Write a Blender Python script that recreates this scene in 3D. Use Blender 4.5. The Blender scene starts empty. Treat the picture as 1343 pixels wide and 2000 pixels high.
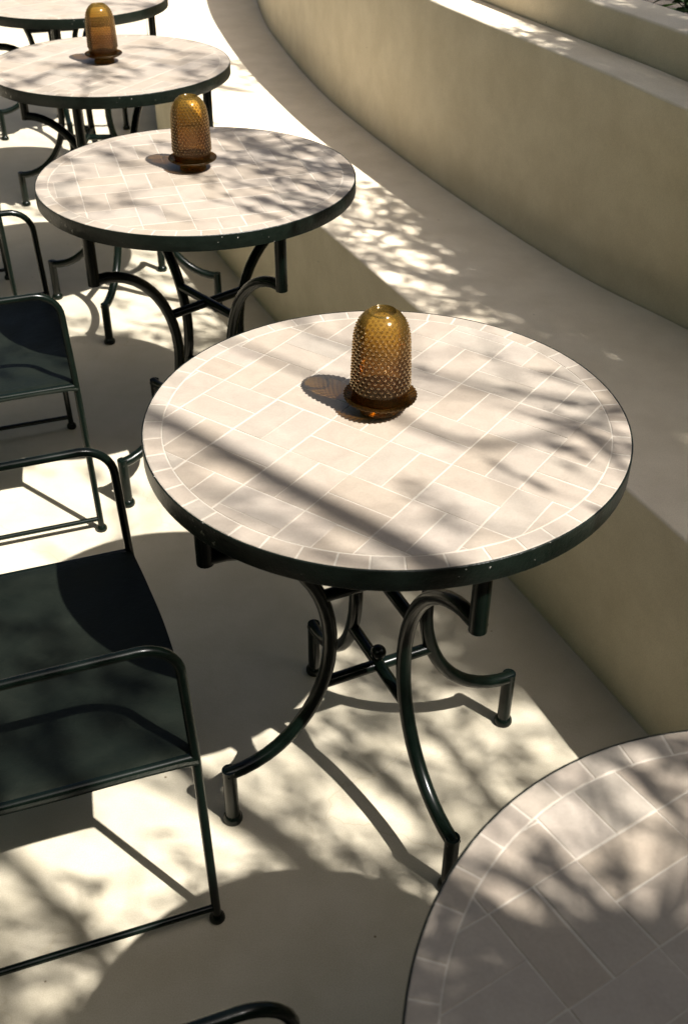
import bpy, math, random
from mathutils import Vector, Matrix
random.seed(11)
PI = math.pi
R_ = math.radians
scene = bpy.context.scene
COL = scene.collection

# ------------------------------------------------------------------ helpers
class MB:
    """collects geometry, links it as ONE mesh object"""
    def __init__(s):
        s.v, s.f, s.m = [], [], []
    def add(s, vs, fs, mi=0):
        o = len(s.v)
        s.v.extend([tuple(p) for p in vs])
        for f in fs:
            s.f.append(tuple(i + o for i in f)); s.m.append(mi)
    def tube(s, pts, r, n=12, caps=True, mi=0):
        pts = [Vector(p) for p in pts]
        rs = r if isinstance(r, (list, tuple)) else [r] * len(pts)
        t0 = (pts[1] - pts[0]).normalized()
        up = Vector((0, 0, 1)) if abs(t0.z) < .9 else Vector((1, 0, 0))
        a = t0.cross(up).normalized()
        vs = []
        for i, p in enumerate(pts):
            if i == 0: t = pts[1] - pts[0]
            elif i == len(pts) - 1: t = pts[-1] - pts[-2]
            else: t = (pts[i + 1] - p).normalized() + (p - pts[i - 1]).normalized()
            t.normalize()
            a = (a - t * a.dot(t)).normalized()
            b = t.cross(a)
            k = 1.0
            if 0 < i < len(pts) - 1:
                c = (pts[i + 1] - p).normalized().dot((p - pts[i - 1]).normalized())
                k = 1.0 / max(.75, math.sqrt((1 + c) / 2))
            for j in range(n):
                w = 2 * PI * j / n
                vs.append(p + (a * math.cos(w) + b * math.sin(w)) * rs[i] * k)
        fs = []
        for i in range(len(pts) - 1):
            for j in range(n):
                k = (j + 1) % n
                fs.append((i * n + j, i * n + k, (i + 1) * n + k, (i + 1) * n + j))
        if caps:
            fs.append(tuple(range(n))[::-1])
            fs.append(tuple((len(pts) - 1) * n + j for j in range(n)))
        s.add(vs, fs, mi)
    def lathe(s, prof, c=(0, 0, 0), n=48, mi=0, rfun=None, close=False):
        vs = []
        for i, (r, z) in enumerate(prof):
            for j in range(n):
                w = 2 * PI * j / n
                rr = rfun(i, w, r) if rfun else r
                vs.append((c[0] + rr * math.cos(w), c[1] + rr * math.sin(w), c[2] + z))
        fs = []
        m = len(prof)
        for i in range(m if close else m - 1):
            for j in range(n):
                k = (j + 1) % n; i2 = (i + 1) % m
                fs.append((i * n + j, i * n + k, i2 * n + k, i2 * n + j))
        s.add(vs, fs, mi)
    def ball(s, c, r, seg=10, rings=6, mi=0):
        vs = [(c[0], c[1], c[2] + r)]
        for i in range(1, rings):
            a = PI * i / rings
            for j in range(seg):
                w = 2 * PI * j / seg
                vs.append((c[0] + r * math.sin(a) * math.cos(w), c[1] + r * math.sin(a) * math.sin(w), c[2] + r * math.cos(a)))
        vs.append((c[0], c[1], c[2] - r))
        fs = []
        for j in range(seg):
            k = (j + 1) % seg
            fs.append((0, 1 + j, 1 + k))
            for i in range(rings - 2):
                o = 1 + i * seg
                fs.append((o + j, o + seg + j, o + seg + k, o + k))
            o = 1 + (rings - 2) * seg
            fs.append((o + j, len(vs) - 1, o + k))
        s.add(vs, fs, mi)
    def dome(s, c, d, r, h, seg=10, mi=0):
        """a rounded dot standing on a surface at c, pointing along d"""
        d = Vector(d).normalized(); a = d.cross(Vector((0, 0, 1))).normalized(); b = a.cross(d); c = Vector(c)
        vs = []
        for k in (0, 1, 2):
            t = k * PI / 6
            for j in range(seg):
                w = 2 * PI * j / seg
                vs.append(c + (a * math.cos(w) + b * math.sin(w)) * r * math.cos(t) + d * h * math.sin(t))
        vs.append(c + d * h)
        fs = [(k * seg + j, k * seg + (j + 1) % seg, (k + 1) * seg + (j + 1) % seg, (k + 1) * seg + j) for k in (0, 1) for j in range(seg)]
        fs += [(2 * seg + j, 2 * seg + (j + 1) % seg, 3 * seg) for j in range(seg)]
        s.add(vs, fs, mi)
    def build(s, name, mats, parent=None, smooth=True, angle=40, loc=None):
        me = bpy.data.meshes.new(name)
        me.from_pydata(s.v, [], s.f)
        if not isinstance(mats, (list, tuple)): mats = [mats]
        for m in mats: me.materials.append(m)
        me.polygons.foreach_set('material_index', s.m)
        if smooth:
            me.polygons.foreach_set('use_smooth', [True] * len(me.polygons))
            me.set_sharp_from_angle(angle=R_(angle))
        me.validate(); me.update()
        o = bpy.data.objects.new(name, me)
        COL.objects.link(o)
        if parent: o.parent = parent
        if loc: o.location = loc
        return o

def tag(o, label=None, cat=None, group=None, kind=None):
    if label: o['label'] = label
    if cat: o['category'] = cat
    if group: o['group'] = group
    if kind: o['kind'] = kind
    return o

def empty(name, loc, rz=0):
    o = bpy.data.objects.new(name, None)
    o.empty_display_size = .1
    COL.objects.link(o); o.location = loc; o.rotation_euler = (0, 0, rz)
    return o

def copy_tree(o, parent=None):
    c = o.copy(); COL.objects.link(c)
    if parent: c.parent = parent
    for ch in [x for x in bpy.data.objects if x.parent == o]:
        copy_tree(ch, c)
    return c

def catmull(pts, n):
    """n samples through pts (tuples of any length), param by index"""
    out = []
    m = len(pts) - 1
    for k in range(n):
        t = k * m / (n - 1); i = min(int(t), m - 1); u = t - i
        p0 = pts[max(i - 1, 0)]; p1 = pts[i]; p2 = pts[i + 1]; p3 = pts[min(i + 2, m)]
        out.append(tuple(.5 * (2 * b + (c - a) * u + (2 * a - 5 * b + 4 * c - d) * u * u + (3 * b - a - 3 * c + d) * u ** 3)
                         for a, b, c, d in zip(p0, p1, p2, p3)))
    return out

# ------------------------------------------------------------------ materials
def mat(name):
    m = bpy.data.materials.new(name); m.use_nodes = True
    nt = m.node_tree
    b = nt.nodes['Principled BSDF']
    return m, nt, b
def N(nt, t, **kw):
    n = nt.nodes.new(t)
    for k, v in kw.items(): setattr(n, k, v)
    return n
def ramp(nt, stops, interp='LINEAR'):
    r = N(nt, 'ShaderNodeValToRGB'); cr = r.color_ramp; cr.interpolation = interp
    while len(cr.elements) < len(stops): cr.elements.new(.5)
    for e, (p, c) in zip(cr.elements, stops):
        e.position = p; e.color = (*c, 1) if len(c) == 3 else c
    return r
def noise(nt, scale, detail=4, rough=.55, vec=None, dist=0):
    n = N(nt, 'ShaderNodeTexNoise')
    n.inputs['Scale'].default_value = scale; n.inputs['Detail'].default_value = detail
    n.inputs['Roughness'].default_value = rough; n.inputs['Distortion'].default_value = dist
    if vec is not None: nt.links.new(vec, n.inputs['Vector'])
    return n
def bump(nt, h, b, strength, dist):
    u = N(nt, 'ShaderNodeBump'); u.inputs['Strength'].default_value = strength; u.inputs['Distance'].default_value = dist
    nt.links.new(h, u.inputs['Height']); nt.links.new(u.outputs[0], b.inputs['Normal'])
    return u
def mixc(nt, f, a, b, mode='MIX'):
    m = N(nt, 'ShaderNodeMix', data_type='RGBA', blend_type=mode)
    for sock, v in ((m.inputs['Factor'], f), (m.inputs[6], a), (m.inputs[7], b)):
        if hasattr(v, 'links'): nt.links.new(v, sock)
        elif isinstance(v, (int, float)): sock.default_value = v
        else: sock.default_value = (*v, 1)
    return m.outputs[2]

def plaster(name, base, var, cracks=False, rough=.7):
    m, nt, b = mat(name)
    g = N(nt, 'ShaderNodeNewGeometry'); P = g.outputs['Position']
    n1 = noise(nt, 1.7, 6, .6, P); n2 = noise(nt, 9, 5, .6, P); n3 = noise(nt, 420, 2, .5, P)
    r1 = ramp(nt, [(.32, tuple(c * (1 - var) for c in base)), (.68, tuple(min(1, c * (1 + var * .7)) for c in base))])
    nt.links.new(n1.outputs['Fac'], r1.inputs[0])
    r2 = ramp(nt, [(.35, (.90, .89, .865)), (.65, (1, 1, 1))]); nt.links.new(n2.outputs['Fac'], r2.inputs[0])
    c = mixc(nt, 1.0, r1.outputs[0], r2.outputs[0], 'MULTIPLY')
    r3 = ramp(nt, [(.3, (.90, .90, .90)), (.7, (1.05, 1.05, 1.05))]); nt.links.new(n3.outputs['Fac'], r3.inputs[0])
    c = mixc(nt, 1.0, c, r3.outputs[0], 'MULTIPLY')
    # small specks of dirt
    v = N(nt, 'ShaderNodeTexVoronoi'); v.inputs['Scale'].default_value = 16; nt.links.new(P, v.inputs['Vector'])
    rs = ramp(nt, [(.02, (.35, .30, .24)), (.045, (1, 1, 1))]); nt.links.new(v.outputs['Distance'], rs.inputs[0])
    sel = N(nt, 'ShaderNodeMath', operation='GREATER_THAN'); sel.inputs[1].default_value = .80
    sc = N(nt, 'ShaderNodeSeparateColor'); nt.links.new(v.outputs['Color'], sc.inputs[0]); nt.links.new(sc.outputs[0], sel.inputs[0])
    c = mixc(nt, sel.outputs[0], c, mixc(nt, 1.0, c, rs.outputs[0], 'MULTIPLY'))
    if cracks:
        nd = noise(nt, 5, 4, .6, P)
        va = N(nt, 'ShaderNodeVectorMath', operation='MULTIPLY_ADD')
        nt.links.new(nd.outputs['Color'], va.inputs[0]); va.inputs[1].default_value = (.22, .22, .22); nt.links.new(P, va.inputs[2])
        vc = N(nt, 'ShaderNodeTexVoronoi', feature='DISTANCE_TO_EDGE'); vc.inputs['Scale'].default_value = 2.3
        nt.links.new(va.outputs[0], vc.inputs['Vector'])
        rc = ramp(nt, [(.0, (.86, .83, .78)), (.005, (1, 1, 1))]); nt.links.new(vc.outputs['Distance'], rc.inputs[0])
        nm = noise(nt, 1.3, 2, .5, P); rm = ramp(nt, [(.48, (0, 0, 0)), (.58, (.8, .8, .8))]); nt.links.new(nm.outputs['Fac'], rm.inputs[0])
        sm = N(nt, 'ShaderNodeSeparateColor'); nt.links.new(rm.outputs[0], sm.inputs[0])
        c = mixc(nt, sm.outputs[0], c, mixc(nt, 1.0, c, rc.outputs[0], 'MULTIPLY'))
    nt.links.new(c, b.inputs['Base Color'])
    b.inputs['Roughness'].default_value = rough
    b.inputs['Specular IOR Level'].default_value = .3
    nb = noise(nt, 60, 6, .65, P)
    bump(nt, nb.outputs['Fac'], b, .22, .0035)
    return m

M_floor = plaster('floor_microcement', (.50, .455, .350), .085, True, .62)
M_wall = plaster('wall_plaster', (.79, .695, .535), .035, False, .75)

def tile_mat():
    m, nt, b = mat('glazed_clay_tile')
    g = N(nt, 'ShaderNodeNewGeometry'); P = g.outputs['Position']
    r = ramp(nt, [(0, (.302, .262, .213)), (.2, (.317, .276, .229)), (.4, (.291, .247, .193)), (.55, (.321, .284, .240)), (.7, (.305, .259, .205)), (.85, (.292, .261, .217)), (1, (.311, .269, .221))])
    nt.links.new(g.outputs['Random Per Island'], r.inputs[0])
    n1 = noise(nt, 26, 5, .6, P, .6); r1 = ramp(nt, [(.3, (.92, .905, .89)), (.7, (1.05, 1.05, 1.04))]); nt.links.new(n1.outputs['Fac'], r1.inputs[0])
    c = mixc(nt, 1.0, r.outputs[0], r1.outputs[0], 'MULTIPLY')
    n2 = noise(nt, 300, 3, .6, P); r2 = ramp(nt, [(.3, (.94, .94, .94)), (.7, (1.04, 1.04, 1.04))]); nt.links.new(n2.outputs['Fac'], r2.inputs[0])
    c = mixc(nt, 1.0, c, r2.outputs[0], 'MULTIPLY')
    nt.links.new(c, b.inputs['Base Color'])
    rr = ramp(nt, [(.3, (.42,) * 3), (.7, (.6,) * 3)]); nt.links.new(n1.outputs['Fac'], rr.inputs[0]); nt.links.new(rr.outputs[0], b.inputs['Roughness'])
    b.inputs['Specular IOR Level'].default_value = .35
    bump(nt, n1.outputs['Fac'], b, .25, .004)
    return m
M_tile = tile_mat()
def simple(name, col, rough, metal=0, bs=None, bstr=.2, bd=.002, spec=.5, var=.0):
    m, nt, b = mat(name)
    g = N(nt, 'ShaderNodeTexCoord'); P = g.outputs['Object']
    n = noise(nt, bs or 30, 5, .6, P)
    r = ramp(nt, [(.3, tuple(c * (1 - var) for c in col)), (.7, tuple(c * (1 + var) for c in col))])
    nt.links.new(n.outputs['Fac'], r.inputs[0]); nt.links.new(r.outputs[0], b.inputs['Base Color'])
    b.inputs['Roughness'].default_value = rough; b.inputs['Metallic'].default_value = metal
    b.inputs['Specular IOR Level'].default_value = spec
    if bs: bump(nt, n.outputs['Fac'], b, bstr, bd)
    return m
M_grout = simple('pale_grout', (.41, .37, .31), .85, bs=240, bstr=.3, bd=.001, spec=.2, var=.06)
M_tube = simple('black_painted_tube', (.0022, .0048, .0032), .24, bs=70, bstr=.12, bd=.001, var=.25, spec=.22)
def rim_mat():
    m, nt, b = mat('chipped_black_band')
    g = N(nt, 'ShaderNodeTexCoord'); P = g.outputs['Object']
    n = noise(nt, 45, 6, .65, P); nc = noise(nt, 150, 3, .55, P); nm = noise(nt, 8, 2, .5, P)
    rb = ramp(nt, [(.3, (.0022, .0048, .0032)), (.75, (.007, .011, .008))]); nt.links.new(n.outputs['Fac'], rb.inputs[0])
    add = N(nt, 'ShaderNodeMath', operation='MULTIPLY_ADD'); nt.links.new(nm.outputs['Fac'], add.inputs[0]); add.inputs[1].default_value = .5; nt.links.new(nc.outputs['Fac'], add.inputs[2])
    rc = ramp(nt, [(.975, (0, 0, 0)), (.985, (1, 1, 1))]); nt.links.new(add.outputs[0], rc.inputs[0])
    sc = N(nt, 'ShaderNodeSeparateColor'); nt.links.new(rc.outputs[0], sc.inputs[0])
    c = mixc(nt, sc.outputs[0], rb.outputs[0], (.38, .36, .32))
    nt.links.new(c, b.inputs['Base Color']); b.inputs['Roughness'].default_value = .36; b.inputs['Specular IOR Level'].default_value = .2
    bump(nt, n.outputs['Fac'], b, .5, .004)
    return m
M_rim = rim_mat()
def leather_mat():
    m, nt, b = mat('worn_black_leather')
    g = N(nt, 'ShaderNodeTexCoord'); P = g.outputs['Object']
    n = noise(nt, 7, 6, .6, P, .4); nf = noise(nt, 260, 3, .6, P)
    r = ramp(nt, [(.3, (.0042, .0062, .0046)), (.72, (.0090, .0115, .0088))]); nt.links.new(n.outputs['Fac'], r.inputs[0]); nt.links.new(r.outputs[0], b.inputs['Base Color'])
    rr = ramp(nt, [(.3, (.34,) * 3), (.75, (.62,) * 3)]); nt.links.new(n.outputs['Fac'], rr.inputs[0]); nt.links.new(rr.outputs[0], b.inputs['Roughness']); b.inputs['Specular IOR Level'].default_value = .15; b.inputs['Specular Tint'].default_value = (1, .95, .78, 1)
    a = N(nt, 'ShaderNodeMath', operation='MULTIPLY_ADD'); nt.links.new(nf.outputs['Fac'], a.inputs[0]); a.inputs[1].default_value = .10; nt.links.new(n.outputs['Fac'], a.inputs[2])
    nw = noise(nt, 48, 4, .6, P, .8); a2 = N(nt, 'ShaderNodeMath', operation='MULTIPLY_ADD'); nt.links.new(nw.outputs['Fac'], a2.inputs[0]); a2.inputs[1].default_value = .16; nt.links.new(a.outputs[0], a2.inputs[2])
    bump(nt, a2.outputs[0], b, .5, .008)
    return m
M_leather = leather_mat()
def glass_mat():
    """thin tinted glass: amber above, smoky brown towards the foot (the glass itself is coloured that way)"""
    m, nt, b = mat('amber_hobnail_glass')
    nt.nodes.remove(b)
    out = nt.nodes['Material Output']
    tc = N(nt, 'ShaderNodeTexCoord'); sp = N(nt, 'ShaderNodeSeparateXYZ'); nt.links.new(tc.outputs['Object'], sp.inputs[0])
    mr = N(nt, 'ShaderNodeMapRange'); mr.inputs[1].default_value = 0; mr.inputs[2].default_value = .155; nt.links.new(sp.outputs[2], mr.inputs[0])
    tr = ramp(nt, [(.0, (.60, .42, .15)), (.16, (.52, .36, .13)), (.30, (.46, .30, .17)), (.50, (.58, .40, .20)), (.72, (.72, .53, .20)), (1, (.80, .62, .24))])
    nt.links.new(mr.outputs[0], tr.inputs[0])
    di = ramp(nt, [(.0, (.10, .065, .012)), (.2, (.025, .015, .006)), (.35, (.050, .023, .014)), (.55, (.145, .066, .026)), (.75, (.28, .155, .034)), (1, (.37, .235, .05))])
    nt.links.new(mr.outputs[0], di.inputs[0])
    t = N(nt, 'ShaderNodeBsdfTransparent'); nt.links.new(tr.outputs[0], t.inputs[0])
    d = N(nt, 'ShaderNodeBsdfDiffuse'); nt.links.new(di.outputs[0], d.inputs[0])
    l = N(nt, 'ShaderNodeBsdfTranslucent'); nt.links.new(di.outputs[0], l.inputs[0])
    dl = N(nt, 'ShaderNodeMixShader'); dl.inputs[0].default_value = .4; nt.links.new(d.outputs[0], dl.inputs[1]); nt.links.new(l.outputs[0], dl.inputs[2])
    a = N(nt, 'ShaderNodeMixShader'); a.inputs[0].default_value = .30; nt.links.new(t.outputs[0], a.inputs[1]); nt.links.new(dl.outputs[0], a.inputs[2])
    gl = N(nt, 'ShaderNodeBsdfGlossy'); gl.inputs['Roughness'].default_value = .16; gl.inputs['Color'].default_value = (.75, .60, .38, 1)
    fr = N(nt, 'ShaderNodeFresnel'); fr.inputs[0].default_value = 1.38
    f = N(nt, 'ShaderNodeMixShader'); nt.links.new(fr.outputs[0], f.inputs[0]); nt.links.new(a.outputs[0], f.inputs[1]); nt.links.new(gl.outputs[0], f.inputs[2])
    nt.links.new(f.outputs[0], out.inputs[0])
    return m
M_glass = glass_mat()
def leaf_mat(name, c1, c2):
    m, nt, b = mat(name)
    g = N(nt, 'ShaderNodeNewGeometry')
    r = ramp(nt, [(0, c1), (1, c2)]); nt.links.new(g.outputs['Random Per Island'], r.inputs[0])
    nt.links.new(r.outputs[0], b.inputs['Base Color']); b.inputs['Roughness'].default_value = .5
    t = N(nt, 'ShaderNodeBsdfTranslucent'); t.inputs[0].default_value = (c2[0] * 1.5, c2[1] * 2.0, c2[2] * .8, 1)
    mx = N(nt, 'ShaderNodeMixShader'); mx.inputs[0].default_value = .35
    nt.links.new(b.outputs[0], mx.inputs[1]); nt.links.new(t.outputs[0], mx.inputs[2])
    nt.links.new(mx.outputs[0], nt.nodes['Material Output'].inputs[0])
    return m
M_leaf = leaf_mat('tree_leaf', (.045, .065, .025), (.09, .11, .05))
M_shrub = leaf_mat('dark_shrub_leaf', (.018, .040, .018), (.045, .075, .030))
M_bark = simple('grey_bark', (.16, .13, .10), .9, bs=25, bstr=.8, bd=.01, var=.3)
M_soil = simple('planter_soil', (.05, .04, .03), .95, bs=40, bstr=.8, bd=.02, var=.3)

# ------------------------------------------------------------------ constants of the place
HT = .746; TR = .34                                   # table height and radius
S = Vector((-.59, .488))                              # shadow travel per metre of height
DT = Vector((-.39, .92)); DN = Vector((.92, .39))     # along the bench / across it
DT.normalize(); DN.normalize()
def tn(T, Nn, z): p = DT * T + DN * Nn; return (p.x, p.y, z)

# ------------------------------------------------------------------ setting: floor
fm = MB()
fm.add([(-40, -25, 0), (30, -25, 0), (30, 60, 0), (-40, 60, 0)], [(0, 1, 2, 3)])
floor = tag(fm.build('floor', M_floor, smooth=False), kind='structure')

# ------------------------------------------------------------------ curved built-in bench and stepped wall
# stations: T, N of front foot, front edge, seat/back junction T,N, back top T,N
ST = [  # (Tf, Nf), (Tj, Nj), (Tt, Nt)
    ((-2.2, 1.20), (-2.2, 1.86), (-2.2, 1.86)),
    ((-1.2, 1.13), (-1.2, 1.78), (-1.2, 1.74)),
    ((-.3, 1.10), (-.3, 1.72), (-.3, 1.66)),
    ((.6, 1.08), (.6, 1.66), (.6, 1.57)),
    ((1.25, 1.064), (1.3, 1.602), (1.3, 1.500)),
    ((1.7, 1.05), (1.708, 1.548), (1.74, 1.468)),
    ((2.06, 1.036), (2.06, 1.484), (2.06, 1.470)),
    ((2.55, 1.018), (2.606, 1.456), (2.606, 1.455)),
    ((3.05, 1.004), (3.05, 1.457), (3.05, 1.452)),
    ((3.58, 1.000), (3.55, 1.476), (3.55, 1.482)),
    ((4.0, 1.018), (3.959, 1.518), (3.959, 1.524)),
    ((4.45, 1.065), (4.40, 1.585), (4.40, 1.588)),
    ((4.85, 1.135), (4.80, 1.655), (4.80, 1.660)),
    ((5.25, 1.235), (5.22, 1.760), (5.22, 1.762)),
    ((5.70, 1.390), (5.60, 1.875), (5.60, 1.875)),
    ((6.3, 1.640), (6.2, 2.11), (6.2, 2.11)),
    ((7.0, 1.99), (6.8, 2.40), (6.8, 2.40)),
    ((7.9, 2.50), (7.7, 2.92), (7.7, 2.92)),
    ((9.0, 3.20), (8.8, 3.62), (8.8, 3.62)),
]
flat = [tuple(a for p in s for a in p) for s in ST]
NS = 150
stn = catmull(flat, NS)
def loft(rows):
    """rows: list over stations of profile points"""
    mb = MB(); n = len(rows[0])
    vs = [p for r in rows for p in r]
    fs = [(i * n + j, i * n + j + 1, (i + 1) * n + j + 1, (i + 1) * n + j) for i in range(len(rows) - 1) for j in range(n - 1)]
    mb.add(vs, fs)
    mb.add(rows[0], [tuple(range(n))]); mb.add(rows[-1], [tuple(range(n))[::-1]])
    return mb
def rnd(T, n0, z0, r, a0, a1, k=5):
    return [tn(T, n0 + r * math.cos(R_(a0 + (a1 - a0) * i / k)), z0 + r * math.sin(R_(a0 + (a1 - a0) * i / k))) for i in range(k + 1)]
ZS, ZB, ZW = .45, .925, 1.013
rb, rk, rw = [], [], []
for (Tf, Nf, Tj, Nj, Tt, Nt) in stn:
    r = .007
    # seat block: foot, rounded front edge, seat, ends inside the backrest
    row = [tn(Tf, Nf + .004, -.02), tn(Tf, Nf + .004, .004)] + rnd(Tf, Nf + r, ZS - r, r, 180, 90)
    for u in (.25, .5, .75): row.append(tn(Tf + (Tj - Tf) * u, Nf + (Nj - Nf) * u, ZS))
    row += [tn(Tj, Nj - .002, ZS)] + [tn(Tj, Nj - .002, -.02)]
    rb.append(row)
    row = [tn(Tj, Nj, -.02), tn(Tj, Nj, ZS)]
    for u in (.25, .5, .75): row.append(tn(Tj + (Tt - Tj) * u, Nj + (Nt - Nj) * u, ZS + (ZB - ZS) * u))
    row += rnd(Tt, Nt + r, ZB - r, r, 180, 90) + [tn(Tt, Nt + .12, ZB), tn(Tj, max(Nj, Nt) + .12, -.02)]
    rk.append(row)
    wn = max(Nj, Nt) if False else Nt
    row = [tn(Tj, max(Nj, Nt) + .123, -.02), tn(Tt, Nt + .123, ZB - .01)] + rnd(Tt, Nt + .123 + r, ZW - r, r, 180, 90)
    row += [tn(Tt, Nt + .245 - .006, ZW), tn(Tt, Nt + .245, ZW - .006), tn(Tt, max(Nj, Nt) + .26, -.02)]
    rw.append(row)
bench = empty('built_in_bench', tn(2.5, 1.0, 0))
def at_bench(mb, name, m):
    o = mb.build(name, m, bench, angle=35); o.matrix_parent_inverse = bench.matrix_basis.inverted(); return o
bpy.context.view_layer.update()
at_bench(loft(rb), 'seat', M_wall)
at_bench(loft(rk), 'backrest', M_wall)
tag(bench, 'long curved cream plaster bench with a high smooth backrest', 'bench')
tag(loft(rw).build('planter_wall', M_wall, angle=35), 'low cream plaster wall stepping up behind the bench backrest', 'wall')

# soil behind the wall
sm = MB(); rows = []
for (Tf, Nf, Tj, Nj, Tt, Nt) in stn: rows.append([tn(Tt, Nt + .25, .86), tn(Tt, Nt + 3.2, .86)])
sm = MB(); vs = [p for r in rows for p in r]
sm.add(vs, [(2 * i, 2 * i + 1, 2 * i + 3, 2 * i + 2) for i in range(len(rows) - 1)])
tag(sm.build('planting_bed', M_soil, smooth=False), kind='structure')

# dark shrubs in the bed behind the wall
def leaf_quad(mb, p, d, up, L, W, bend=.15):
    d = d.normalized(); s = d.cross(up)
    if s.length < 1e-3: s = d.cross(Vector((1, 0, 0)))
    s.normalize(); n = s.cross(d)
    a = p; b = p + d * L * .45 - n * L * bend * .3; c = p + d * L - n * L * bend
    mb.add([a, b + s * W / 2 + n * W * .12, c, b - s * W / 2 + n * W * .12, b], [(0, 4, 1), (4, 2, 1), (0, 3, 4), (4, 3, 2)])
def shrub(T, off, rad, top, label):
    i = min(range(NS), key=lambda k: abs(stn[k][4] - T))
    c = Vector(tn(T, stn[i][5] + off, 0)); root = empty('shrub', (c.x, c.y, .86))
    mb = MB(); st = MB()
    for k in range(26):
        a = random.random() * 2 * PI; rr = rad * math.sqrt(random.random()); h = (top - .86) * (.55 + .45 * random.random())
        tip = Vector((rr * math.cos(a), rr * math.sin(a), h))
        base = Vector((rr * .2 * math.cos(a), rr * .2 * math.sin(a), 0))
        st.tube([base, (base + tip) / 2 + Vector((0, 0, .02)), tip], [.005, .004, .002], 5)
        for j in range(34):
            u = .25 + .78 * random.random()
            p = base.lerp(tip, min(u, 1)) + Vector((random.gauss(0, .03), random.gauss(0, .03), random.gauss(0, .015)))
            d = Vector((random.gauss(0, 1), random.gauss(0, 1), random.gauss(.25, .5)))
            leaf_quad(mb, p, d, Vector((random.gauss(0, .4), random.gauss(0, .4), 1)), random.uniform(.05, .085), random.uniform(.022, .034))
    mb.build('foliage', M_shrub, root, smooth=False); st.build('stem', M_bark, root)
    return tag(root, label, 'shrub', 'shrubs behind the stepped wall')
shrub(1.75, .50, .24, 1.16, 'dark leafy shrub behind the stepped wall at the right edge')
shrub(2.30, .58, .26, 1.12, 'dark leafy shrub just beyond the stepped wall, touching the top edge')

# ------------------------------------------------------------------ mosaic tables
def clip_circle(poly, r, n=140):
    for k in range(n):
        a = 2 * PI * (k + .5) / n; nx, ny = math.cos(a), math.sin(a)
        out = []
        for i in range(len(poly)):
            p, q = poly[i], poly[(i + 1) % len(poly)]
            dp = p[0] * nx + p[1] * ny - r; dq = q[0] * nx + q[1] * ny - r
            if dp <= 0: out.append(p)
            if (dp < 0 < dq) or (dq < 0 < dp):
                t = dp / (dp - dq); out.append((p[0] + (q[0] - p[0]) * t, p[1] + (q[1] - p[1]) * t))
        poly = out
        if len(poly) < 3: return []
    return poly
def area(p): return abs(sum(p[i][0] * p[(i + 1) % len(p)][1] - p[(i + 1) % len(p)][0] * p[i][1] for i in range(len(p)))) / 2
def tile(mb, poly, z=HT, h=.006, bev=.0005):
    # dedupe
    q = []
    for p in poly:
        if not q or math.dist(p, q[-1]) > 4e-4: q.append(p)
    if len(q) > 2 and math.dist(q[0], q[-1]) < 4e-4: q.pop()
    if len(q) < 3 or area(q) < 1.2e-5: return
    s = sum(q[i][0] * q[(i + 1) % len(q)][1] - q[(i + 1) % len(q)][0] * q[i][1] for i in range(len(q)))
    if s < 0: q.reverse()
    cx = sum(p[0] for p in q) / len(q); cy = sum(p[1] for p in q) / len(q)
    dz = abs(random.gauss(0, .00012))
    tx, ty = random.gauss(0, .003), random.gauss(0, .003)
    zz = lambda p: z + dz + (p[0] - cx) * tx + (p[1] - cy) * ty
    n = len(q)
    def ins(p):
        d = math.hypot(p[0] - cx, p[1] - cy); k = max(0, (d - bev * 1.3) / d); return (cx + (p[0] - cx) * k, cy + (p[1] - cy) * k)
    vs = [(p[0], p[1], z - h) for p in q] + [(p[0], p[1], zz(p) - bev * .8) for p in q] + [(*ins(p), zz(p)) for p in q]
    fs = []
    for i in range(n):
        k = (i + 1) % n
        fs.append((i, k, n + k, n + i)); fs.append((n + i, n + k, 2 * n + k, 2 * n + i))
    fs.append(tuple(2 * n + i for i in range(n)))
    mb.add(vs, fs, 0)
def tabletop(ang, org, seed):
    random.seed(seed)
    mb = MB(); B = .0975; g = .0009
    a = Vector((math.cos(R_(ang)), math.sin(R_(ang)))); b = Vector((a.y, -a.x))
    for i in range(-8, 9):
        for j in range(-8, 9):
            for k in range(2):
                if (i + j) % 2 == 0: u0, u1, v0, v1 = i, i + 1, j + k * .5, j + k * .5 + .5
                else: u0, u1, v0, v1 = i + k * .5, i + k * .5 + .5, j, j + 1
                J = lambda: random.gauss(0, .0005)
                cs = [(u0 * B + g + J(), v0 * B + g + J()), (u1 * B - g + J(), v0 * B + g + J()), (u1 * B - g + J(), v1 * B - g + J()), (u0 * B + g + J(), v1 * B - g + J())]
                poly = [tuple(Vector(org) + a * u + b * v) for u, v in cs]
                poly = clip_circle(poly, .3122)
                if poly: tile(mb, poly)
    n = 46; off = random.random()
    w = [1 + random.gauss(0, .10) for _ in range(n)]; t = sum(w); acc = off
    for k in range(n):
        a0 = acc * 2 * PI; acc += w[k] / t; a1 = acc * 2 * PI
        ga = .0012 / .325; r0 = .3142; r1 = .3384
        poly = [(r1 * math.cos(a0 + ga + (a1 - a0 - 2 * ga) * q / 3), r1 * math.sin(a0 + ga + (a1 - a0 - 2 * ga) * q / 3)) for q in range(4)]
        poly += [(r0 * math.cos(a1 - ga - (a1 - a0 - 2 * ga) * q / 3), r0 * math.sin(a1 - ga - (a1 - a0 - 2 * ga) * q / 3)) for q in range(4)]
        tile(mb, poly)
    mb.lathe([(.0005, HT - .0004), (.20, HT - .0004), (.3389, HT - .0004), (.3389, HT - .012)], n=96, mi=1)
    return mb
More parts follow.
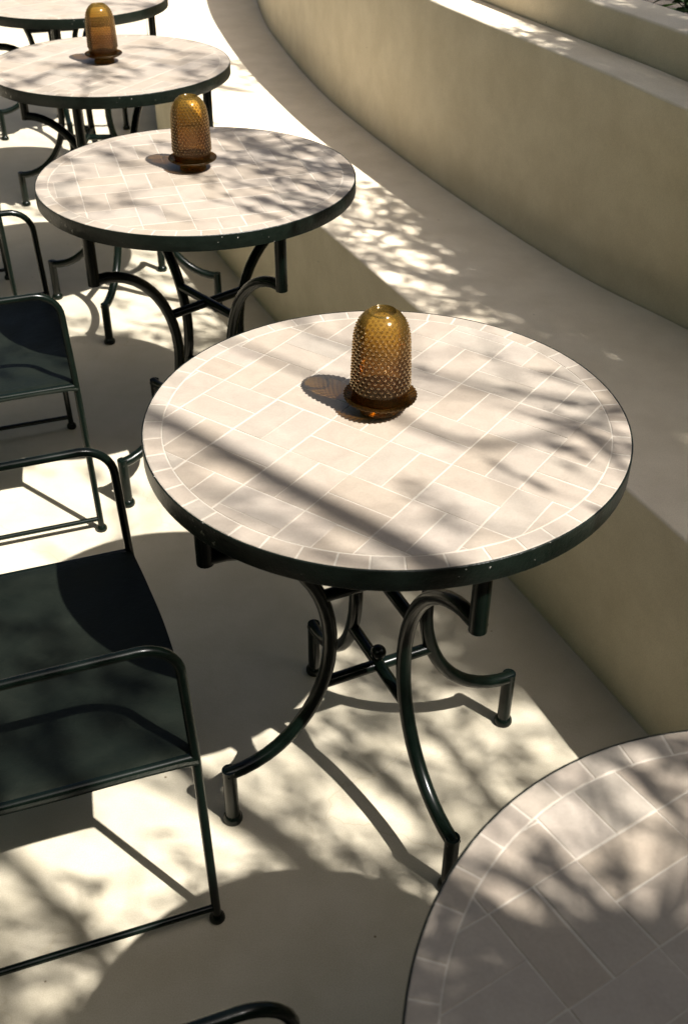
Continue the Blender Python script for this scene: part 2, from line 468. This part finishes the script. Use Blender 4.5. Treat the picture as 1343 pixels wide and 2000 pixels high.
# shared parts of the base (angle 0 leg along +x)
rt = .0122
def leg_pts():
    r0 = .272; zc = .3525; rv = .2325; rh = .185
    p = [(r0, 0, .012), (r0, 0, zc - rv)]
    for k in range(1, 25):
        a = R_(-90 + 180 * k / 25)
        p.append((r0 - rh * math.cos(a), 0, zc + rv * math.sin(a)))
    r1 = .280
    p += [(r1, 0, zc + rv), (r1, 0, HT - .031)]
    return p
lp = leg_pts()
def leg_mb():
    m = MB()
    m.tube([lp[0], (lp[1][0], 0, lp[1][2] + .010)], rt, 14)            # foot stub
    m.tube([(lp[1][0] + .006, 0, lp[1][2])] + lp[2:-2] + [(lp[-2][0] + .006, 0, lp[-2][2])], rt * .98, 14)   # bowed rod
    m.tube([(lp[-2][0], 0, lp[-2][2] - .010), lp[-1]], rt * 1.05, 14)  # top stub
    return m
def cap_mb():
    m = MB(); m.lathe([(.0005, 0), (.0155, 0), (.0172, .004), (.0168, .010), (.0135, .016), (.0125, .017)], (lp[0][0], 0, 0), 18); return m
base_meshes = {}
def mosaic_table(loc, base_ang, ang, org, seed, label):
    root = empty('mosaic_table', loc)
    tag(root, label, 'table', 'round tiled tables in a row along the bench')
    tabletop(ang, org, seed).build('tabletop', [M_tile, M_grout], root, angle=30)
    if not base_meshes:
        m = MB()
        m.lathe([(.3391, HT - .002), (.3391, HT + .0001), (.3404, HT + .0001), (.3412, HT - .0008), (.3414, HT - .030), (.3406, HT - .0312), (.335, HT - .0312)], n=128)
        m.lathe([(.335, HT - .0312), (.30, HT - .026), (.0005, HT - .026)], n=64)
        base_meshes['rim'] = m.build('rim', M_rim)
        base_meshes['leg'] = leg_mb().build('leg', M_tube)
        base_meshes['foot_cap'] = cap_mb().build('foot_cap', M_tube)
        rr = .098
        for nm, z in (('lower_brace', .262), ('upper_brace', .448)):
            m = MB()
            for a in (0, 90):
                c, s_ = math.cos(R_(a)), math.sin(R_(a))
                dz = .004 if a else 0
                m.tube([(-rr * c, -rr * s_, z + dz), (rr * c, rr * s_, z + dz)], .0105, 14)
            base_meshes[nm] = m.build(nm, M_tube)
        m = MB(); m.ball((0, 0, .291), .0135, 16, 10); m.tube([(0, 0, .268), (0, 0, .285)], .006, 10)
        base_meshes['finial'] = m.build('finial', M_tube)
        for o in base_meshes.values(): COL.objects.unlink(o)
    def put(nm, par, rz=0):
        o = bpy.data.objects.new(nm, base_meshes[nm].data); COL.objects.link(o); o.parent = par; o.rotation_euler = (0, 0, rz); return o
    put('rim', root)
    for k in range(4):
        l = put('leg', root, R_(base_ang + 90 * k)); put('foot_cap', l)
    b = put('lower_brace', root, R_(base_ang)); put('finial', b)
    put('upper_brace', root, R_(base_ang))
    return root
TABS = [(.0583, 1.3057), (-.3204, 2.2987), (-.6740, 3.2227), (-.9729, 4.1050), (.3850, .3874)]
mosaic_table((*TABS[0], 0), 25, -34.5, (-.212, -.0328), 5, 'round table in mid-frame, fully in view, one straight branch shadow across its pale tiles')
mosaic_table((*TABS[1], 0), 42, -73, (-.2521, -.0352), 6, 'round tiled table with leafy shadows, second behind the nearest whole one')
mosaic_table((*TABS[2], 0), -9, -28, (.01, .02), 7, 'sunlit round tiled table cut by the left edge, a lantern standing clear on its top')
mosaic_table((*TABS[3], 0), 2, -50, (.03, -.01), 8, 'round tiled table cut off by the top edge, nothing but a lantern saucer on it')
mosaic_table((-1.275, 4.985, 0), 18, -40, (.02, -.02), 10, 'farthest round table, only its black legs showing at the upper left')
mosaic_table((*TABS[4], 0), 20, 33, (-.1823, .187), 9, 'closest round tiled table, mostly shaded, cut by the bottom right corner')

# ------------------------------------------------------------------ hobnail glass lanterns
def lantern():
    root = empty('hobnail_lantern', (0, 0, 0))
    prof = [(.0352, .0215), (.0375, .0225), (.0390, .027), (.0385, .032), (.0400, .036), (.0406, .042), (.0404, .055), (.0399, .070), (.0393, .085), (.0386, .100), (.0379, .113), (.0369, .1235), (.0348, .1330), (.0312, .1415), (.0264, .1478), (.0222, .1508), (.0198, .1522), (.0193, .1534), (.0185, .1537), (.0176, .1528), (.0160, .1492), (.0120, .1478), (.0060, .1484), (.0005, .1490)]
    m = MB(); m.lathe(prof, n=72)
    # rows of raised dots
    def rad(z):
        for (r0, z0), (r1, z1) in zip(prof[3:14], prof[4:15]):
            if z0 <= z <= z1: return r0 + (r1 - r0) * (z - z0) / (z1 - z0)
        return .03
    rows = 16
    for i in range(rows):
        z = .044 + i * (.1385 - .044) / (rows - 1); r = rad(z)
        n = 30
        k = 1 if i < rows - 4 else .95 - .13 * (i - rows + 4)
        for j in range(n):
            w = 2 * PI * (j + .5 * (i % 2)) / n
            m.dome((r * math.cos(w), r * math.sin(w), z), (math.cos(w), math.sin(w), .05), .0024 * k, .0026 * k)
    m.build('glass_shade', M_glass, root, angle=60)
    d = MB(); nr = 44
    pr = [(.0005, .004), (.020, .004), (.0262, .001), (.0285, .0015), (.0275, .006), (.0250, .0125), (.0300, .0165), (.0420, .0185), (.0500, .0230), (.0518, .0255), (.0508, .0268), (.0420, .0228), (.034, .0205), (.0005, .0195)]
    def rf(i, w, r):
        return r * (1 + .022 * math.cos(nr * w)) if 6 <= i <= 10 else (r * (1 + .016 * math.cos(nr * w)) if 3 <= i <= 5 else r)
    d.lathe(pr, n=nr * 6, rfun=rf)
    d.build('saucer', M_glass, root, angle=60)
    return root
lan0 = lantern()
for k, (x, y, lab) in enumerate((
        (.0500, 1.3270, 'amber hobnail glass lantern on the table in mid-frame, casting a clear tinted shadow'),
        (-.3330, 2.3370, 'amber hobnail glass lantern on the table dappled with leafy shadows'),
        (-.6890, 3.2290, 'amber hobnail glass lantern seen against the dark rim of the table at the top edge'),
        (-1.0330, 4.1480, 'amber glass lantern cut off by the top edge, only its saucer showing'))):
    o = lan0 if k == 0 else copy_tree(lan0)
    o.location = (x, y, HT + .0003); o.rotation_euler.z = R_(37 * k)
    tag(o, lab, 'lantern', 'amber lanterns on the tables')

# ------------------------------------------------------------------ chairs
CW, CD, ZSEAT, ZARM = .480, .50, .388, .603
def side_frame():
    m = MB(); r = .0071; R0 = .052
    pts = [(0, 0, .012), (-.003, 0, .20), (-.006, 0, ZSEAT), (-.012, 0, ZARM - R0)]
    for k in range(1, 9):
        a = R_(90 * k / 8); pts.append((-.012 - R0 + R0 * math.cos(a), 0, ZARM - R0 + R0 * math.sin(a)))
    pts += [(-.20, 0, ZARM - .001), (-.36, 0, ZARM - .004), (-CD + .0, 0, ZARM - .008)]
    m.tube(pts, r, 12)
    # rear leg running up into the back upright
    m.tube([(-CD + .03, 0, .012), (-CD + .022, 0, .2), (-CD + .012, 0, ZSEAT), (-CD - .012, 0, ZARM), (-CD - .055, 0, .80)], r, 12)
    return m
def chair():
    root = empty('leather_armchair', (0, 0, 0))
    for y in (0, CW):
        f = side_frame().build('side_frame', M_tube, root); f.location = (0, y, 0)
        for x in (0, -CD + .03):
            c = MB(); c.lathe([(.0005, 0), (.0108, 0), (.0128, .004), (.0120, .010), (.0076, .016)], (x, 0, 0), 16)
            c.build('foot_cap', M_tube, f)
        s = MB(); s.tube([(-.002, 0, .034), (-CD + .032, 0, .034)], .0059, 10)
        s.build('stretcher', M_tube, f)
        s = MB(); s.tube([(-.006, 0, ZSEAT), (-CD + .012, 0, ZSEAT)], .0072, 10)
        s.build('seat_rail', M_tube, f)
    # seat sheet, sagging between the rails and wrapped round them
    random.seed(3)
    m = MB(); nu, nv = 28, 30; top, bot = [], []
    for i in range(nu + 1):
        for j in range(nv + 1):
            u = i / nu; v = j / nv
            x = -.004 - u * (CD - .02) + .016 * math.sin(PI * v) * (1 - u)
            y = -.0105 + v * (CW + .021)
            e = min(v, 1 - v) * (CW + .021)
            sag = .014 * math.sin(PI * v) ** .8 * (.45 + .55 * math.sin(PI * min(1, u * .9 + .1)))
            wrap = 0 if e > .02 else -.010 * (1 - e / .02) ** 2
            z = ZSEAT + .0092 - sag + wrap + .0012 * math.sin(23 * v + 7 * u) * math.sin(9 * u + 3 * v)
            if i == 0: z -= .003
            top.append((x, y, z)); bot.append((x, y, z - .0035))
    W = nv + 1; n = len(top)
    fs = [(i * W + j, (i + 1) * W + j, (i + 1) * W + j + 1, i * W + j + 1) for i in range(nu) for j in range(nv)]
    m.add(top + bot, fs + [tuple(k + n for k in f[::-1]) for f in fs] +
          [(j, j + 1, n + j + 1, n + j) for j in range(nv)] + [(nu * W + j + 1, nu * W + j, n + nu * W + j, n + nu * W + j + 1) for j in range(nv)] +
          [((i + 1) * W, i * W, n + i * W, n + (i + 1) * W) for i in range(nu)] + [(i * W + nv, (i + 1) * W + nv, n + (i + 1) * W + nv, n + i * W + nv) for i in range(nu)])
    m.build('seat', M_leather, root, angle=50)
    m = MB(); vs = []
    for i in range(9):
        for j in range(13):
            t = i / 8; v = j / 12
            z = .50 + .29 * t; x = -CD - .002 - .052 * (z - ZARM) / .197 - .012 * math.sin(PI * v) - .009
            vs.append((x, -.010 + v * (CW + .02), z))
    n = len(vs); vs += [(x - .004, y, z) for x, y, z in vs]
    fs = [(i * 13 + j, i * 13 + j + 1, (i + 1) * 13 + j + 1, (i + 1) * 13 + j) for i in range(8) for j in range(12)]
    rim_ = [(j, n + j, n + j + 1, j + 1) for j in range(12)] + [(104 + j + 1, n + 104 + j + 1, n + 104 + j, 104 + j) for j in range(12)]
    m.add(vs, fs + [tuple(k + n for k in f[::-1]) for f in fs] + rim_)
    m.build('backrest', M_leather, root, angle=50)
    return root
ch0 = chair()
wv = Vector((-math.sin(R_(20)), math.cos(R_(20))))
fD = Vector((-1.142, 3.412)) - wv * CW
for k, (p, lab) in enumerate((
        ((-.1964, .9978), 'black leather armchair facing the mid-frame table, its seat in full view at the left edge'),
        ((-.5671, 2.0149), 'black tube armchair at the left edge, its seat edge glinting, beyond the full seat'),
        ((fD.x, fD.y), 'farthest black tube armchair, mostly outside the left edge'),
        ((.131, .083), 'closest black tube armchair, only the bend of one armrest showing at the bottom edge'))):
    o = ch0 if k == 0 else copy_tree(ch0)
    o.location = (p[0], p[1], 0); o.rotation_euler.z = R_(20)
    tag(o, lab, 'chair', 'black armchairs facing the bench')

# ------------------------------------------------------------------ tree over the wall; its leaves shade the terrace
CTRL = [  # where the shade falls (ground point along the sun), how dense the crown is there
    (-.22, 1.19, .28), (-.326, 1.19, .18), (-.438, 1.086, .30), (-.482, .947, .45), (-.157, 1.305, .55), (-.062, 1.248, .82), (.02, 1.40, .7), (.06, 1.20, .7),
    (.203, 1.381, .25), (.135, 1.571, .75), (.365, 1.37, .5), (.028, 1.09, .72), (.252, 1.195, .55), (.30, 1.05, .8), (-.379, 3.284, .4), (-.49, 3.529, .2),
    (-.712, 2.126, 0), (-.884, 5.013, 0), (-.652, 1.807, .03), (-.493, 1.689, .03), (-.422, 1.499, .06), (-.209, 1.625, .10), (-.115, 1.562, .52),
    (-.068, 1.626, .68), (-.10, 1.70, .45), (-.13, 1.50, .42), (-.199, 1.446, .10), (-.254, 1.931, .04), (-.716, 2.405, .12), (-.763, 2.637, .6), (-.581, 2.705, .62), (-.469, 2.643, .75), (-.5, 2.56, .5), (-.62, 2.55, .25),
    (-.971, 2.697, .15), (-1.199, 3.547, .2), (-1.0, 3.666, .16), (-.313, .959, .05), (-.191, 1.004, .05), (-.158, .908, .12), (-.25, .99, .5), (-.235, .93, .9), (-.21, .87, 1), (-.258, .879, .95),
    (-.346, .833, 1), (-.133, 1.053, .95), (-.2, .75, 1), (.05, .8, 1), (.05, .6, 1), (-.3, .6, 1), (-.479, 3.832, 0), (-.45, 3.95, 0), (-.651, 4.529, .35), (-.201, 3.222, .45),
    (-.1, 2.889, .62), (.017, 2.698, .76), (.059, 2.499, .84), (-.03, 2.80, .62), (0, 2.58, .76), (.197, 2.255, 1), (.242, 1.752, 1), (.2, 2.0, 1), (.24, 1.88, 1), (.3, 1.75, 1), (.15, 1.95, .95), (.3, 1.6, 1), (.18, 1.75, .95), (.35, 2.0, 1), (-.3, 1.75, .02), (-.45, 1.6, .02), (-.55, 1.6, .02), (-.35, 1.55, .05), (-.3, 1.45, .05), (-.25, 1.8, .05), (-.15, 1.92, .1), (-.6, 1.72, .02), (-.4, 1.85, .02), (-.7, 1.7, .02), (-.5, 1.45, .05), (-.38, 1.40, .1),
    (-.22, 3.05, .45), (-.16, 2.8, .55), (-.05, 2.72, .7), (-.3, 3.3, .3), (-.28, 3.0, .5), (-.3, 2.85, .6), (-.2, 2.65, .6), (-.33, 3.5, .1), (-.4, 3.2, .3), (-.13, 2.95, .5),
    (-.33, 1.0, .03), (-.29, .98, .03), (-.22, 1.02, .03), (-.17, .98, .05), (-.193, 3.39, 0), (-.25, 3.5, 0), (.039, 2.927, 1), (-.08, 3.16, .95), (-.04, 3.06, 1), (-.02, 3.2, .97), (.12, 3.05, 1), (.10, 3.3, .9), (-.05, 3.4, .5),
    (.25, 2.6, 1), (.11, 2.8, 1), (.2, 2.75, 1), (.03, 2.98, 1), (.4, 1.6, .9), (-1.0, 1.6, .6), (-.6, 1.3, .35), (-.9, 1.1, .8), (-.5, .1, 1), (-.9, .1, 1), (-.2, -.3, 1), (-.9, -.5, .95), (-.3, -.8, .9), (.4, -.7, .9), (-1.3, -.2, .9), (-.8, .5, .95), (-1.2, .6, .9), (-.6, .4, 1), (-.5, .78, .95), (-1.5, 4.5, .05), (-1.5, 3, .1), (-.8, 4.3, .25), (-.3, 2.3, .35), (-.1, 2.2, .6), (-.55, 2.1, .05), (-.05, 1.9, .5),
    (.9, 2.4, .8), (.9, 1.6, .7), (.9, .8, .8), (.6, .2, .8), (1.3, 1.5, .6), (1.3, .3, .6), (.7, 3.2, .7), (1.2, 2.8, .5), (.2, -.2, .8), (.6, 3.9, .3), (-.4, .1, .7), (-1.2, .5, .3),  # outer points widen the unseen crown to block more sky light
]
def dens(x, y):
    a = b = 0
    for cx, cy, d in CTRL:
        w = 1 / (((x - cx) ** 2 + (y - cy) ** 2) ** 2.3 + 1e-7)
        a += w * d; b += w
    return a / b
random.seed(21)
crown = MB(); twig = MB()
tree = empty('shade_tree', (2.35, -.15, .86))
base = Vector((2.35, -.15, .86))
def P3(qx, qy, h): return Vector((qx - S.x * h, qy - S.y * h, h))
hubs = []
def limb(pts, r0, r1, n=14):
    c = catmull([tuple(p) for p in pts], n)
    rs = [r0 + (r1 - r0) * k / (n - 1) for k in range(n)]
    lm = MB(); lm.tube([Vector(p) - base for p in c], rs, 9)
    lm.build('limb', M_bark, tree)
    hubs.extend(Vector(p) for p in c[n // 3:])
trunk = MB()
tp = catmull([(2.35, -.15, .80), (2.33, -.22, 1.3), (2.38, -.30, 1.8), (2.34, -.36, 2.3)], 14)
trunk.tube([Vector(p) - base for p in tp], [.10 - .0022 * k for k in range(14)], 14)
trunk.build('trunk', M_bark, tree)
fork = Vector((2.34, -.36, 2.28))
limb([fork, P3(.25, .86, 2.75), P3(-.10, 1.145, 3.15), P3(-.344, 1.353, 3.5), P3(-.53, 1.515, 3.85), P3(-.723, 1.684, 4.25), P3(-.95, 1.85, 4.6)], .034, .012, 22)
limb([fork, P3(.15, .50, 2.9), P3(-.16, .72, 3.3), P3(-.346, .905, 3.7), P3(-.576, 1.125, 4.2), P3(-.80, 1.30, 4.6)], .034, .012, 20)
limb([fork, P3(.5, 1.5, 2.8), P3(.28, 2.1, 3.2), P3(.10, 2.6, 3.6), P3(-.15, 3.0, 4.0)], .04, .008)
limb([fork, P3(.45, 1.0, 2.9), P3(.2, 1.35, 3.3), P3(-.02, 1.7, 3.8)], .025, .006)
limb([P3(.28, 2.1, 3.2), P3(-.2, 2.55, 3.6), P3(-.6, 2.75, 4.1), P3(-.85, 2.72, 4.4)], .016, .005)
limb([P3(.10, 2.6, 3.6), P3(-.35, 3.2, 4.0), P3(-.75, 3.5, 4.4), P3(-1.15, 3.7, 4.8)], .014, .005)
limb([fork, P3(.6, .3, 2.9), P3(.2, .4, 3.4), P3(-.2, .6, 3.9)], .03, .008)
limb([fork, P3(.5, .2, 2.7), P3(.1, .55, 2.6), P3(-.2, .85, 2.5)], .014, .004)
limb([P3(.28, 2.1, 3.2), P3(.15, 2.5, 2.7), P3(-.05, 2.9, 2.5), P3(-.35, 3.0, 2.7)], .012, .004)
limb([P3(-.02, 1.7, 3.8), P3(-.26, 1.60, 3.9), P3(-.46, 1.765, 4.3), P3(-.70, 1.955, 4.7)], .011, .006)
limb([P3(-.10, 1.145, 3.15), P3(-.22, 1.20, 3.7), P3(-.42, 1.335, 4.1), P3(-.66, 1.53, 4.5)], .011, .006)
limb([P3(-.02, 1.7, 3.8), P3(-.30, 1.78, 4.0), P3(-.55, 1.985, 4.5)], .010, .005)
limb([P3(.10, 2.6, 3.6), P3(-.2, 3.7, 4.2), P3(-.55, 4.4, 4.7)], .012, .004)
LEN, WID = .058, .013
LMAX = 4.4
nl = 0
def lam(d): return -math.log(1 - min(d, .988))
AL = LEN * WID * .25            # mean shadow area of one leaf on the ground
x0, x1, y0, y1 = -1.6, 1.5, -1.1, 4.9
need = LMAX / AL * (x1 - x0) * (y1 - y0)
LPT = 22
for _ in range(int(need / LPT)):
    qx = random.uniform(x0, x1); qy = random.uniform(y0, y1)
    d0 = lam(dens(qx, qy))
    if random.random() > d0 / LMAX: continue
    h = random.triangular(2.0, 3.4, 2.5) if qy > 2.35 and qx > -.62 else random.triangular(2.0, 2.9, 2.4) if qy < 1.1 and qx > -.45 else random.triangular(2.7, 4.6, 3.4)
    c = P3(qx, qy, h)
    frond = (-.30 < qx < .0 and 1.40 < qy < 1.85) or (-.80 < qx < -.40 and 2.40 < qy < 2.85)   # long hanging fronds
    if frond: h = random.triangular(2.1, 3.0, 2.5); c = P3(qx, qy, h)
    hang = frond or random.random() < .7                        # most twigs droop, as on a pepper tree
    dirv = Vector((random.gauss(0, .16 if frond else .28), random.gauss(0, .16 if frond else .28), -1)).normalized() if hang else Vector((random.gauss(-.35, .6), random.gauss(.35, .6), random.gauss(-.15, .35))).normalized()
    L = random.uniform(.34, .55) if frond else random.uniform(.16, .34)
    ls = .20 if frond else .42
    a = c - dirv * L / 2; b = c + dirv * L / 2 + Vector((0, 0, -.03))
    hb = min(hubs, key=lambda q: (q - a).length)
    mid = (hb + a) / 2 + Vector((random.gauss(0, .04), random.gauss(0, .04), .05))
    kept = 0
    for k in range(LPT):
        t = random.random()
        p = a.lerp(b, t)
        ld = (dirv * random.uniform(.3, 1.0) + Vector((random.gauss(0, ls), random.gauss(0, ls), random.gauss(-.35, .35)))).normalized()
        pc = p + ld * LEN * .5
        dl = dens(pc.x + S.x * pc.z, pc.y + S.y * pc.z)
        if dl < .03 or random.random() > min(1, (lam(dl) + .02) / max(d0, .02)): continue
        leaf_quad(crown, p - base, ld, Vector((random.gauss(0, .6), random.gauss(0, .6), 1)), LEN * random.uniform(.7, 1.25), WID * random.uniform(.75, 1.25), .1)
        kept += 1
    nl += kept
    if kept > 3:
        twig.tube([a - base, c - base, b - base], [.0016, .0013, .0008], 4, caps=False)
        if (hb - a).length < .55:
            twig.tube([hb - base, mid - base, a - base], [.0035, .0024, .0016], 4, caps=False)
print('leaves', nl)
crown.build('crown', M_leaf, tree, smooth=False)
twig.build('twigs', M_bark, tree)
tag(tree, 'leafy tree growing behind the wall, its branches shading the tables', 'tree')

# ------------------------------------------------------------------ unseen tall hedge, added to block sky light (left of and behind the viewer)
random.seed(31)
hg = MB(); core = MB()
def hedge_run(a, b, top, thick):
    a = Vector(a); b = Vector(b); d = (b - a).normalized(); nrm = Vector((d.y, -d.x, 0)); L = (b - a).length
    n = int(L / .35); m = int(top / .35); g = []
    for side in (0, 1):
        for i in range(n + 1):
            for j in range(m + 1):
                p = a + d * (L * i / n) + Vector((0, 0, top * j / m)) + nrm * ((.12 if not side else thick - .12) + random.uniform(-.07, .07))
                g.append(p)
    W = m + 1; o = (n + 1) * W
    fs = [(i * W + j, (i + 1) * W + j, (i + 1) * W + j + 1, i * W + j + 1) for i in range(n) for j in range(m)]
    fs += [tuple(q + o for q in f[::-1]) for f in fs]
    fs += [(i * W + m, (i + 1) * W + m, o + (i + 1) * W + m, o + i * W + m) for i in range(n)]
    fs += [(j, j + 1, o + j + 1, o + j) for j in range(m)] + [(n * W + j + 1, n * W + j, o + n * W + j, o + n * W + j + 1) for j in range(m)]
    core.add(g, fs)
    for _ in range(int(L * top * 150)):
        p = a + d * random.uniform(0, L) + Vector((0, 0, random.uniform(.02, top + .05))) + nrm * random.gauss(.04, .06)
        leaf_quad(hg, p, Vector((random.gauss(0, 1), random.gauss(0, 1), random.gauss(.3, .6))) , Vector((random.gauss(0, .5), random.gauss(0, .5), 1)), random.uniform(.10, .17), random.uniform(.05, .08))
hedge_run(tn(-4.2, -2.3, 0), tn(13, -3.0, 0), 4.6, 1.0)
hedge_run(tn(-4.2, 6.0, 0), tn(-4.2, -2.2, 0), 4.4, 1.0)
hedge = empty('sky_block_hedge', tn(-4.2, -2.3, 0))
bpy.context.view_layer.update()
for mbx, nm in ((core, 'branch_mass'), (hg, 'foliage')):
    o = mbx.build(nm, M_shrub, hedge, smooth=False); o.matrix_parent_inverse = hedge.matrix_basis.inverted()
tag(hedge, 'unseen tall dark green hedge, added opposite the bench to block sky light', 'hedge')

# ------------------------------------------------------------------ light
w = bpy.data.worlds.new('World'); scene.world = w; w.use_nodes = True
nt = w.node_tree; bg = nt.nodes['Background']
sky = nt.nodes.new('ShaderNodeTexSky'); sky.sky_type = 'NISHITA'; sky.sun_disc = False
ELEV = math.atan(1 / S.length); AZ = math.atan2(-S.x, -S.y)
sky.sun_elevation = ELEV; sky.sun_rotation = AZ
sky.air_density = .75; sky.dust_density = 6.0; sky.ozone_density = 1.0
nt.links.new(sky.outputs[0], bg.inputs[0]); bg.inputs[1].default_value = .05
sl = bpy.data.lights.new('sun', 'SUN'); sl.energy = 5.0; sl.angle = R_(.53); sl.color = (1, .952, .905)
so = bpy.data.objects.new('sun', sl); COL.objects.link(so)
dv = Vector((S.x, S.y, -1)).normalized()
so.rotation_euler = dv.to_track_quat('-Z', 'Y').to_euler(); so.location = (3, -2.5, 6)

# ------------------------------------------------------------------ camera
cd = bpy.data.cameras.new('camera'); cam = bpy.data.objects.new('camera', cd); COL.objects.link(cam)
cd.sensor_fit = 'VERTICAL'; cd.sensor_height = 36; cd.lens = 2107.7 / 2000 * 36
cd.clip_start = .05; cd.clip_end = 300
cam.matrix_world = Matrix.Translation((0, 0, 1.541141)) @ Matrix.Rotation(R_(90 - 36.373), 4, 'X') @ Matrix.Rotation(R_(.392), 4, 'Z')
cd.dof.use_dof = True; cd.dof.focus_distance = 1.75; cd.dof.aperture_fstop = 9
scene.camera = cam
vs = scene.view_settings
vs.view_transform = 'Standard'; vs.look = 'None'; vs.gamma = 1; vs.use_curve_mapping = False; vs.exposure = 1.35
scene.cycles.max_bounces = 10; scene.cycles.transparent_max_bounces = 24
scene.cycles.caustics_reflective = False; scene.cycles.caustics_refractive = False
